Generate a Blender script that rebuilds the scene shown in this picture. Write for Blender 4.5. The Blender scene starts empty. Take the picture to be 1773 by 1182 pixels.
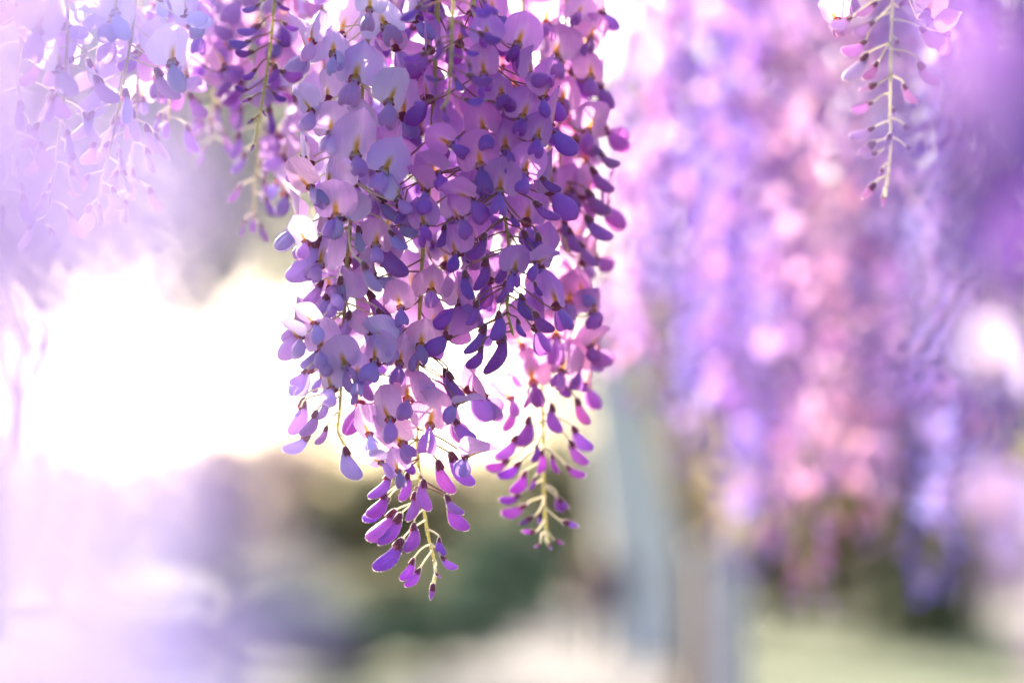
import bpy, math, random
import numpy as np
from mathutils import Vector, Matrix, Quaternion
RNG = random.Random(7)
scene = bpy.context.scene
COL = scene.collection

# ------------------------------------------------------------------ camera, sky, sun, exposure
W0, H0, FPX = 1773.0, 1182.0, 85.0 / 36.0 * 1773.0
EYE = Vector((0.0, 0.0, 1.65))
PITCH = math.radians(4.9)
FWD = Vector((0, math.cos(PITCH), math.sin(PITCH)))
UPV = Vector((0, -math.sin(PITCH), math.cos(PITCH)))
RGT = Vector((1, 0, 0))
cam_d = bpy.data.cameras.new('camera')
cam = bpy.data.objects.new('camera', cam_d)
COL.objects.link(cam)
cam.location = EYE
cam.rotation_euler = (math.radians(90) + PITCH, 0, 0)
cam_d.lens = 85.0
cam_d.sensor_width = 36.0
cam_d.clip_start = 0.02
cam_d.clip_end = 3000.0
cam_d.dof.use_dof = True
cam_d.dof.focus_distance = 0.985
cam_d.dof.aperture_fstop = 3.5
cam_d.dof.aperture_blades = 0
scene.camera = cam

SUN_ELEV, SUN_AZ = math.radians(25), math.radians(-24)      # azimuth from +Y, negative = to the left
world = bpy.data.worlds.new('World')
scene.world = world
world.use_nodes = True
wn = world.node_tree
sky = wn.nodes.new('ShaderNodeTexSky')
sky.sky_type = 'NISHITA'
sky.sun_disc = False
sky.sun_elevation = SUN_ELEV
sky.sun_rotation = SUN_AZ
sky.air_density = 0.8
sky.dust_density = 4.0
sky.ozone_density = 0.8
bg = wn.nodes['Background']
bg.inputs['Strength'].default_value = 0.15
wn.links.new(sky.outputs['Color'], bg.inputs['Color'])

sun_d = bpy.data.lights.new('sun', 'SUN')
sun_d.energy = 5.0
sun_d.angle = math.radians(0.6)
sun_d.color = (1.0, 0.86, 0.70)
sun = bpy.data.objects.new('sun', sun_d)
COL.objects.link(sun)
SUN_DIR = Vector((math.sin(SUN_AZ) * math.cos(SUN_ELEV), math.cos(SUN_AZ) * math.cos(SUN_ELEV), math.sin(SUN_ELEV)))
sun.rotation_euler = SUN_DIR.to_track_quat('Z', 'Y').to_euler()
sun.location = (-10, 20, 12)

scene.view_settings.view_transform = 'Standard'
scene.view_settings.look = 'None'
scene.view_settings.gamma = 1.0
scene.view_settings.exposure = 1.6
scene.cycles.use_denoising = True
scene.cycles.max_bounces = 10
scene.cycles.diffuse_bounces = 5
scene.cycles.transmission_bounces = 8
scene.cycles.sample_clamp_indirect = 8.0


def at(px, py, d):
    return EYE + (FWD + RGT * ((px - W0 / 2) / FPX) + UPV * ((H0 / 2 - py) / FPX)) * d


def ground_at(px, d, z=0.0):
    """point on the ground straight below the column px at forward distance d"""
    return Vector(((px - W0 / 2) / FPX * d, d, z))


# ------------------------------------------------------------------ materials
def new_mat(name):
    m = bpy.data.materials.new(name)
    m.use_nodes = True
    nt = m.node_tree
    nt.nodes.clear()
    return m, nt


def N(nt, kind, **kw):
    n = nt.nodes.new(kind)
    for k, v in kw.items():
        if k.startswith('i_'):
            n.inputs[k[2:].replace('_', ' ')].default_value = v
        else:
            setattr(n, k, v)
    return n


def math_n(nt, op, a, b=None, c=None, clamp=False):
    n = nt.nodes.new('ShaderNodeMath')
    n.operation = op
    n.use_clamp = clamp
    for i, v in enumerate((a, b, c)):
        if v is None:
            continue
        if isinstance(v, (int, float)):
            n.inputs[i].default_value = v
        else:
            nt.links.new(v, n.inputs[i])
    return n.outputs[0]


def mix_c(nt, fac, a, b, blend='MIX'):
    n = nt.nodes.new('ShaderNodeMix')
    n.data_type = 'RGBA'
    n.blend_type = blend
    for sock, v in ((n.inputs[0], fac), (n.inputs[6], a), (n.inputs[7], b)):
        if isinstance(v, (int, float)):
            sock.default_value = v
        elif isinstance(v, (tuple, list)):
            sock.default_value = (*v, 1.0) if len(v) == 3 else v
        else:
            nt.links.new(v, sock)
    return n.outputs[2]


def ramp(nt, fac, stops, interp='LINEAR'):
    n = nt.nodes.new('ShaderNodeValToRGB')
    n.color_ramp.interpolation = interp
    e = n.color_ramp.elements
    while len(e) < len(stops):
        e.new(0.5)
    for i, (p, c) in enumerate(stops):
        e[i].position = p
        e[i].color = (*c, 1.0)
    nt.links.new(fac, n.inputs[0])
    return n.outputs[0]


def leafy_shader(nt, col, tcol, trans, rough=0.5, sheen=0.0, normal=None, spec=0.3):
    p = N(nt, 'ShaderNodeBsdfPrincipled')
    p.inputs['Roughness'].default_value = rough
    p.inputs['Specular IOR Level'].default_value = spec
    p.inputs['Sheen Weight'].default_value = sheen
    p.inputs['Sheen Roughness'].default_value = 0.25
    p.inputs['Sheen Tint'].default_value = (1.0, 0.95, 0.9, 1)
    t = N(nt, 'ShaderNodeBsdfTranslucent')
    m = N(nt, 'ShaderNodeMixShader')
    o = N(nt, 'ShaderNodeOutputMaterial')
    for s, c in ((p.inputs['Base Color'], col), (t.inputs['Color'], tcol)):
        if isinstance(c, tuple):
            s.default_value = (*c, 1)
        else:
            nt.links.new(c, s)
    if normal is not None:
        nt.links.new(normal, p.inputs['Normal'])
        nt.links.new(normal, t.inputs['Normal'])
    m.inputs[0].default_value = trans
    nt.links.new(p.outputs[0], m.inputs[1])
    nt.links.new(t.outputs[0], m.inputs[2])
    nt.links.new(m.outputs[0], o.inputs['Surface'])


def petal_common(nt):
    uv = N(nt, 'ShaderNodeUVMap')
    sp = N(nt, 'ShaderNodeSeparateXYZ')
    nt.links.new(uv.outputs[0], sp.inputs[0])
    oi = N(nt, 'ShaderNodeObjectInfo')
    # veins running along the petal: noise stretched along v
    mp = N(nt, 'ShaderNodeMapping')
    mp.inputs['Scale'].default_value = (26, 2.2, 1)
    nt.links.new(uv.outputs[0], mp.inputs[0])
    nz = N(nt, 'ShaderNodeTexNoise')
    nz.inputs['Scale'].default_value = 1.0
    nz.inputs['Detail'].default_value = 3
    nt.links.new(mp.outputs[0], nz.inputs['Vector'])
    nz2 = N(nt, 'ShaderNodeTexNoise')
    nz2.inputs['Scale'].default_value = 3.0
    nz2.noise_dimensions = '4D'
    nt.links.new(uv.outputs[0], nz2.inputs['Vector'])
    nt.links.new(math_n(nt, 'MULTIPLY', oi.outputs['Random'], 40.0), nz2.inputs['W'])
    bmp = N(nt, 'ShaderNodeBump')
    bmp.inputs['Strength'].default_value = 0.5
    bmp.inputs['Distance'].default_value = 0.0008
    nt.links.new(nz.outputs[0], bmp.inputs['Height'])
    return sp.outputs[0], sp.outputs[1], oi, nz.outputs[0], nz2.outputs[0], bmp.outputs[0]


def make_banner_mat():
    m, nt = new_mat('banner_petal')
    u, v, oi, vein, blot, nrm = petal_common(nt)
    au = math_n(nt, 'ABSOLUTE', math_n(nt, 'SUBTRACT', u, 0.5))
    base = ramp(nt, v, [(0.0, (0.68, 0.51, 0.70)), (0.35, (0.63, 0.38, 0.72)), (0.8, (0.57, 0.32, 0.70)), (1.0, (0.50, 0.25, 0.70))])
    base = mix_c(nt, math_n(nt, 'MULTIPLY', blot, 0.45), base, (0.74, 0.46, 0.70))
    base = mix_c(nt, math_n(nt, 'MULTIPLY', vein, 0.5), base, (0.44, 0.20, 0.66))
    # pale stripes beside the crease, dark fine crease, yellow eye at the claw
    st = math_n(nt, 'MULTIPLY', math_n(nt, 'SUBTRACT', 1.0, math_n(nt, 'MULTIPLY', au, 5.5), clamp=True),
                math_n(nt, 'SUBTRACT', 1.05, math_n(nt, 'MULTIPLY', v, 1.35), clamp=True), clamp=True)
    base = mix_c(nt, math_n(nt, 'MULTIPLY', st, 0.95), base, (0.90, 0.82, 0.78))
    cr = math_n(nt, 'MULTIPLY', math_n(nt, 'SUBTRACT', 1.0, math_n(nt, 'MULTIPLY', au, 90.0), clamp=True), 0.45)
    base = mix_c(nt, cr, base, (0.36, 0.20, 0.52))
    eye = math_n(nt, 'MULTIPLY', math_n(nt, 'SUBTRACT', 1.25, math_n(nt, 'MULTIPLY', au, 13.0), clamp=True),
                 math_n(nt, 'MULTIPLY', math_n(nt, 'SUBTRACT', 2.1, math_n(nt, 'MULTIPLY', v, 4.0), clamp=True),
                        math_n(nt, 'MULTIPLY', v, 14.0, clamp=True), clamp=True), clamp=True)
    base = mix_c(nt, math_n(nt, 'SUBTRACT', 1.0, oi.outputs['Alpha'], clamp=True), base, (0.83, 0.71, 0.95))  # alpha-driven paleness, also carries the painted flare veil
    base = mix_c(nt, eye, base, (0.58, 0.33, 0.04))
    base = mix_c(nt, 1.0, base, oi.outputs['Color'], 'MULTIPLY')
    tcol = mix_c(nt, 1.0, base, mix_c(nt, oi.outputs['Alpha'], (0.98, 0.98, 1.0), (1.0, 0.80, 0.94)), 'MULTIPLY')
    leafy_shader(nt, base, tcol, 0.58, 0.55, 0.1, nrm)
    return m


def make_wing_mat():
    m, nt = new_mat('wing_petal')
    u, v, oi, vein, blot, nrm = petal_common(nt)
    base = ramp(nt, v, [(0.0, (0.58, 0.50, 0.84)), (0.3, (0.36, 0.28, 0.76)), (0.65, (0.30, 0.14, 0.62)), (1.0, (0.30, 0.05, 0.46))])
    base = mix_c(nt, math_n(nt, 'MULTIPLY', blot, 0.6), base, (0.40, 0.20, 0.66))
    base = mix_c(nt, math_n(nt, 'MULTIPLY', vein, 0.5), base, (0.18, 0.07, 0.42))
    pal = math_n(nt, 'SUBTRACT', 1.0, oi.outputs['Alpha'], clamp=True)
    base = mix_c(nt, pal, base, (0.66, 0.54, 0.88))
    tcol = mix_c(nt, 1.0, mix_c(nt, 0.5, base, mix_c(nt, pal, (0.60, 0.12, 0.58), (0.84, 0.84, 0.92))), oi.outputs['Color'], 'MULTIPLY')
    base = mix_c(nt, 1.0, base, oi.outputs['Color'], 'MULTIPLY')
    leafy_shader(nt, base, tcol, 0.52, 0.42, 0.2, nrm, 0.4)
    return m


def make_bud_mat():
    m, nt = new_mat('bud_petal')
    u, v, oi, vein, blot, nrm = petal_common(nt)
    base = ramp(nt, v, [(0.0, (0.30, 0.09, 0.34)), (0.25, (0.38, 0.18, 0.58)), (0.55, (0.38, 0.20, 0.66)), (0.82, (0.28, 0.09, 0.56)), (1.0, (0.36, 0.05, 0.46))])
    base = mix_c(nt, math_n(nt, 'MULTIPLY', blot, 0.75), base, (0.36, 0.16, 0.62))
    base = mix_c(nt, math_n(nt, 'MULTIPLY', vein, 0.55), base, (0.20, 0.07, 0.44))
    pal = math_n(nt, 'SUBTRACT', 1.0, oi.outputs['Alpha'], clamp=True)
    base = mix_c(nt, pal, base, (0.70, 0.60, 0.88))
    tcol = mix_c(nt, 1.0, mix_c(nt, 0.5, base, mix_c(nt, pal, (0.56, 0.14, 0.58), (0.80, 0.70, 0.86))), oi.outputs['Color'], 'MULTIPLY')
    base = mix_c(nt, 1.0, base, oi.outputs['Color'], 'MULTIPLY')
    leafy_shader(nt, base, tcol, 0.54, 0.42, 0.45, nrm, 0.4)
    return m


def make_plain(name, col, tcol, trans, rough=0.6, sheen=0.0, noise=0.25, scale=300.0):
    m, nt = new_mat(name)
    tc = N(nt, 'ShaderNodeTexCoord')
    nz = N(nt, 'ShaderNodeTexNoise')
    nz.inputs['Scale'].default_value = scale
    nz.inputs['Detail'].default_value = 4
    nt.links.new(tc.outputs['Object'], nz.inputs['Vector'])
    c = mix_c(nt, math_n(nt, 'MULTIPLY', nz.outputs[0], noise * 2), col, tuple(x * 0.45 for x in col))
    oi = N(nt, 'ShaderNodeObjectInfo')
    c = mix_c(nt, 1.0, c, oi.outputs['Color'], 'MULTIPLY')
    leafy_shader(nt, c, tcol, trans, rough, sheen)
    return m


M = {}
M['banner'] = make_banner_mat()
M['wing'] = make_wing_mat()
M['bud'] = make_bud_mat()

M['calyx'] = make_plain('calyx', (0.20, 0.06, 0.13), (0.55, 0.10, 0.10), 0.35, 0.6, 0.6)
M['stem'] = make_plain('green_stem', (0.44, 0.41, 0.17), (0.80, 0.75, 0.38), 0.45, 0.55, 0.8)
M['down'] = make_plain('downy_hair', (0.85, 0.80, 0.76), (0.95, 0.90, 0.86), 0.6, 0.6, 0.0, 0.0)
M['pale_stem'] = make_plain('young_stem', (0.70, 0.64, 0.44), (0.97, 0.93, 0.76), 0.6, 0.55, 1.0)
M['pedicel'] = make_plain('dark_pedicel', (0.34, 0.20, 0.18), (0.6, 0.35, 0.25), 0.4, 0.6, 0.6)
M['wood'] = make_plain('vine_bark', (0.24, 0.19, 0.15), (0.2, 0.15, 0.1), 0.0, 0.9, 0.0, 0.4, 60)
M['leaf_fresh'] = make_plain('fresh_leaf', (0.12, 0.19, 0.04), (0.45, 0.55, 0.10), 0.5, 0.45, 0.0, 0.2, 60)


# ------------------------------------------------------------------ mesh helpers
class MB:
    """collects vertices, faces, uvs and material slots for one mesh"""
    def __init__(s):
        s.v, s.f, s.uv, s.mi = [], [], [], []

    def grid(s, pts, uvs, nu, nv, mi=0, wrap=False):
        b = len(s.v)
        s.v += pts
        for j in range(nv - 1):
            for i in range(nu if wrap else nu - 1):
                i2 = (i + 1) % nu
                q = (j * nu + i, j * nu + i2, (j + 1) * nu + i2, (j + 1) * nu + i)
                s.f.append(tuple(b + k for k in q))
                s.uv += [uvs[k] for k in q]
                s.mi.append(mi)

    def tube(s, pts, rad, n=6, mi=0, cap=True):
        pts = [Vector(p) for p in pts]
        P, U = [], []
        ref = Vector((0.31, 0.2, 0.93))
        L = len(pts)
        for k, p in enumerate(pts):
            d = (pts[min(k + 1, L - 1)] - pts[max(k - 1, 0)])
            d = d.normalized() if d.length > 1e-9 else Vector((0, 0, 1))
            a = d.cross(ref)
            if a.length < 1e-3:
                a = d.cross(Vector((1, 0, 0)))
            a.normalize()
            b = d.cross(a)
            r = rad[k] if isinstance(rad, (list, tuple)) else rad
            for i in range(n):
                t = 2 * math.pi * i / n
                P.append(tuple(p + (a * math.cos(t) + b * math.sin(t)) * r))
                U.append((i / n, k / max(1, L - 1)))
        b0 = len(s.v)
        s.grid(P, U, n, L, mi, True)
        if cap:
            for row in (0, L - 1):
                f = [b0 + row * n + i for i in range(n)]
                s.f.append(tuple(f if row else f[::-1]))
                s.uv += [(0.5, 0.5)] * n
                s.mi.append(mi)

    def down(s, n, length, width, seed, mi=1):
        """short downy hairs standing on the faces built so far"""
        g = random.Random(seed)
        F = list(s.f)
        for _ in range(n):
            f = F[g.randrange(len(F))]
            a, b, c = (Vector(s.v[k]) for k in f[:3])
            nn = (b - a).cross(c - a)
            if nn.length < 1e-14:
                continue
            nn.normalize()
            u, w = g.random(), g.random()
            if len(f) > 3:
                d = Vector(s.v[f[3]])
                p = a.lerp(b, u).lerp(d.lerp(c, u), w)
            else:
                p = a.lerp(b, u).lerp(c, w)
            t = (b - a).normalized() if g.random() < 0.5 else (c - b).normalized()
            tip = p + (nn + Vector((g.uniform(-.5, .5), g.uniform(-.5, .5), g.uniform(-.5, .5)))) * length * g.uniform(0.6, 1.3)
            k = len(s.v)
            s.v += [tuple(p - t * width), tuple(p + t * width), tuple(tip)]
            s.f.append((k, k + 1, k + 2))
            s.uv += [(0.5, 0.5)] * 3
            s.mi.append(mi)
        return s

    def add(s, o, mi=None, mat=None):
        b = len(s.v)
        s.v += [tuple(mat @ Vector(p)) for p in o.v] if mat is not None else list(o.v)
        s.f += [tuple(b + k for k in f) for f in o.f]
        s.uv += o.uv
        s.mi += [m if mi is None else mi for m in o.mi]

    def mesh(s, name, mats, smooth=True):
        me = bpy.data.meshes.new(name)
        me.from_pydata(s.v, [], s.f)
        uvl = me.uv_layers.new(name='UVMap')
        uvl.data.foreach_set('uv', np.array(s.uv, dtype=np.float32).ravel())
        for m in mats:
            me.materials.append(m)
        me.polygons.foreach_set('material_index', np.array(s.mi, dtype=np.int32))
        if smooth:
            me.polygons.foreach_set('use_smooth', np.ones(len(s.f), dtype=bool))
        me.update()
        return me


def obj(name, data, parent=None, mw=None, color=None):
    o = bpy.data.objects.new(name, data)
    COL.objects.link(o)
    if parent is not None:
        o.parent = parent
    if mw is not None:
        o.matrix_basis = mw
    if color is not None:
        o.color = color
    return o


def tag(o, label=None, cat=None, group=None, kind=None):
    if label:
        o['label'] = label
    if cat:
        o['category'] = cat
    if group:
        o['group'] = group
    if kind:
        o['kind'] = kind
    return o


# ------------------------------------------------------------------ floret shapes, banner width = 1
def banner_shape(r, nu=15, nv=14):
    H = r.uniform(0.74, 0.94)
    fold = r.choice((0.3, 0.5, 0.7, 0.9, 1.2, 1.9)) * r.uniform(0.85, 1.15)
    back = r.uniform(-0.30, 0.45)
    point = r.uniform(0.0, 0.10)
    asym = r.uniform(-0.08, 0.08)
    wv, ph = r.uniform(0.015, 0.06), r.uniform(0, 6)
    lob = r.uniform(0.10, 0.24)
    P, U = [], []
    for j in range(nv):
        t = 0.5 - 0.5 * math.cos(math.pi * j / (nv - 1))
        h = 0.5 * max(0.0, 1 - abs(2 * t ** 0.88 - 1) ** 2.25) ** 0.5
        h = max(h, 0.03 if j == 0 else 0.006)
        for i in range(nu):
            s = -1 + 2 * i / (nu - 1)
            y = h * s * (1 + asym * s)
            e = abs(y) / 0.5
            z = H * t - lob * min(1, e * 1.4) ** 1.6 * (1 - t) ** 2.0 + point * max(0, 1 - abs(y) * 8) * t ** 5
            edge = abs(s) ** 3
            x = (-fold * abs(y) ** 1.7 - back * t * t + 0.06 * t + 0.05 * math.exp(-(y / 0.05) ** 2) * (1 - 0.6 * t)
                 + wv * math.sin(9 * y + 6 * t + ph) * e * e + 0.03 * edge * math.sin(11 * t + ph))
            P.append((x, y, z))
            U.append((0.5 + y, min(1, max(0, z / H))))
    b = MB()
    b.grid(P, U, nu, nv)
    return b


def wing_shape(r, side, nu=8, nv=13):
    """one wing petal: half of a curved blunt drop, from the origin forward and down"""
    L = r.uniform(0.55, 0.76)
    hgt = r.uniform(0.19, 0.26)
    bul = r.uniform(0.14, 0.20)
    bend = r.uniform(0.04, 0.22)
    opn = r.uniform(0.0, 0.14)
    pk = r.uniform(0.48, 0.64)
    P, U = [], []
    for j in range(nv):
        t = 0.5 - 0.5 * math.cos(math.pi * j / (nv - 1))
        if t < pk:
            q = t / pk
            pr = 0.22 + 0.78 * (q * q * (3 - 2 * q)) ** 0.8
        else:
            pr = max(0.0, 1 - ((t - pk) / (1 - pk)) ** 2.4) ** 0.5
        pr = max(pr, 0.02)
        for i in range(nu):
            a = math.pi * (i / (nu - 1))
            h = math.cos(a) * hgt * pr
            w = math.sin(a) * bul * pr + opn * t * (0.5 - 0.5 * math.cos(a)) + 0.006
            P.append((L * t, side * w, h + bend * t * t))
            U.append((i / (nu - 1), t))
    b = MB()
    b.grid(P, U, nu, nv)
    o = MB()
    o.add(b, 0, Matrix.Rotation(math.radians(r.uniform(46, 76)), 4, 'Y'))
    return o


def calyx_shape(r, n=10):
    """small bell opening towards +X with five teeth"""
    P, U = [], []
    prof = [(-0.17, 0.028), (-0.15, 0.07), (-0.10, 0.10), (-0.03, 0.115), (0.045, 0.125)]
    for j, (x, rad) in enumerate(prof):
        for i in range(n):
            a = 2 * math.pi * i / n
            tooth = 0.05 * (1 if i % 2 == 0 else -0.6) if j == len(prof) - 1 else 0
            P.append((x + tooth, math.cos(a) * rad, math.sin(a) * rad))
            U.append((i / n, j / 4))
    b = MB()
    b.grid(P, U, n, len(prof), 0, True)
    return b


def pod_shape(r, small=False, nu=12, nv=15):
    """closed bud along +X, length 1: narrow neck, comma-shaped belly, blunt end, flattened sideways"""
    flat = r.uniform(0.48, 0.66)
    pk = r.uniform(0.58, 0.70) if not small else r.uniform(0.42, 0.5)
    wid = r.uniform(0.175, 0.27) if not small else r.uniform(0.17, 0.21)
    neck = 0.088 if not small else 0.1
    belly = r.uniform(0.05, 0.11) if not small else 0.01
    hook = r.uniform(0.04, 0.16) if not small else 0.02
    end = r.uniform(2.0, 2.6) if not small else 1.35
    P, U = [], []
    for j in range(nv):
        t = 0.5 - 0.5 * math.cos(math.pi * j / (nv - 1))
        if t < pk:
            q = t / pk
            h = neck + (wid - neck) * (q * q * (3 - 2 * q))
        else:
            h = wid * max(0.0, 1 - ((t - pk) / (1 - pk)) ** end) ** 0.5
        h = max(h, 0.003)
        c = -belly * math.sin(math.pi * min(1, t * 1.05)) + hook * t ** 2.5
        for i in range(nu):
            a = 2 * math.pi * i / nu
            zz = math.sin(a)
            yy = math.cos(a) * (1 - 0.45 * max(0, zz))      # pinched upper edge
            P.append((t, yy * h * flat, zz * h + c))
            U.append((i / nu, t))
    b = MB()
    b.grid(P, U, nu, nv, 0, True)
    return b


def bud_calyx_shape(r, n=10, L=0.24, fat=1.0):
    P, U = [], []
    prof = [(-0.05, 0.02), (-0.035, 0.06), (0.04, 0.095 * fat), (0.13, 0.112 * fat), (L, 0.125 * fat)]
    for j, (x, rad) in enumerate(prof):
        for i in range(n):
            a = 2 * math.pi * i / n
            tooth = 0.04 * (1 if i % 2 == 0 else -0.7) if j == 4 else 0
            P.append((x + tooth, math.cos(a) * rad * 0.92, math.sin(a) * rad))
            U.append((i / n, j / 4))
    b = MB()
    b.grid(P, U, n, len(prof), 0, True)
    return b


rs = random.Random(3)
SH_BAN = [banner_shape(rs) for _ in range(16)]
SH_WL = [wing_shape(random.Random(900 + k), 1) for k in range(8)]
SH_WR = [wing_shape(random.Random(900 + k + (k % 3 == 0) * 50), -1) for k in range(8)]
SH_CAL = [calyx_shape(rs) for _ in range(2)]
SH_POD = [pod_shape(rs) for _ in range(12)]
SH_SPOD = [pod_shape(rs, True) for _ in range(4)]
SH_BCAL = [bud_calyx_shape(rs) for _ in range(2)]
SH_SCAL = [bud_calyx_shape(rs, L=0.42, fat=1.55) for _ in range(2)]
ME_BAN = [b.mesh('banner_petal', [M['banner']]) for b in SH_BAN]
ME_WL = [b.mesh('wing_petal', [M['wing']]) for b in SH_WL]
ME_WR = [b.mesh('wing_petal', [M['wing']]) for b in SH_WR]
ME_CAL = [b.mesh('calyx', [M['calyx']]) for b in SH_CAL]
def downy(shape, n, length, width, seed):
    b = MB()
    b.add(shape)
    return b.down(n, length, width, seed)


ME_POD = [downy(b, 420, 0.030, 0.0035, k).mesh('bud', [M['bud'], M['down']]) for k, b in enumerate(SH_POD)]
ME_SPOD = [downy(b, 420, 0.045, 0.005, k).mesh('bud', [M['bud'], M['down']]) for k, b in enumerate(SH_SPOD)]
ME_BCAL = [downy(b, 260, 0.030, 0.0035, k).mesh('calyx', [M['calyx'], M['down']]) for k, b in enumerate(SH_BCAL)]
ME_SCAL = [downy(b, 300, 0.045, 0.005, k).mesh('calyx', [M['calyx'], M['down']]) for k, b in enumerate(SH_SCAL)]

# whole florets in one mesh, for racemes too blurred to show their petals apart (pedicel included)
ME_FLORET, ME_BUDLET = [], []
for k in range(6):
    b = MB()
    b.add(SH_BAN[k], 0)
    b.add(SH_WL[k % 5], 1)
    b.add(SH_WR[k % 5], 1)
    b.add(SH_CAL[k % 2], 2)
    b.tube([(-0.15, 0, 0), (-0.5, 0, 0.03), (-0.95, 0, 0.22)], [0.022, 0.018, 0.022], 5, 3)
    ME_FLORET.append(b.mesh('flower', [M['banner'], M['wing'], M['calyx'], M['pedicel']]))
for k in range(5):
    b = MB()
    b.add(SH_POD[k], 0)
    b.add(SH_BCAL[k % 2], 1)
    b.tube([(-0.03, 0, 0), (-0.3, 0, 0.03), (-0.7, 0, 0.3)], [0.03, 0.024, 0.03], 5, 2)
    ME_BUDLET.append(b.mesh('bud', [M['bud'], M['calyx'], M['pale_stem']]))


def basis(xd, zd, org, s):
    """matrix whose X axis is xd and whose Z axis leans to zd"""
    x = xd.normalized()
    y = zd.cross(x)
    if y.length < 1e-4:
        y = Vector((0, 1, 0)).cross(x)
    y.normalize()
    z = x.cross(y)
    m = Matrix(((x.x * s, y.x * s, z.x * s, org.x), (x.y * s, y.y * s, z.y * s, org.y), (x.z * s, y.z * s, z.z * s, org.z), (0, 0, 0, 1)))
    return m


def smooth_path(pts, n):
    """Catmull-Rom through pts, n points"""
    P = [pts[0] * 2 - pts[1]] + list(pts) + [pts[-1] * 2 - pts[-2]]
    out = []
    m = len(pts) - 1
    for k in range(n):
        f = k / (n - 1) * m
        i = min(int(f), m - 1)
        t = f - i
        a, b, c, d = P[i], P[i + 1], P[i + 2], P[i + 3]
        out.append(0.5 * ((2 * b) + (c - a) * t + (2 * a - 5 * b + 4 * c - d) * t * t + (3 * b - 3 * c + d - a) * t ** 3))
    return out


def jitter(tint, r, a=0.15):
    """colour of one petal, painted veil and glow included: tint varied a little; the fourth value is 1 minus the paleness"""
    k = 1 + r.uniform(-a, a)
    pale = tint[3] if len(tint) > 3 else 0.0
    pale = min(0.95, max(0.0, pale * (1 + r.uniform(-0.3, 0.3)) + r.uniform(-0.06, 0.10)))
    return (min(1.35, tint[0] * k * (1 + r.uniform(-a, a))), min(1.35, tint[1] * k), min(1.35, tint[2] * k * (1 + r.uniform(-a, a) * 0.4)), 1.0 - pale)


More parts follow.
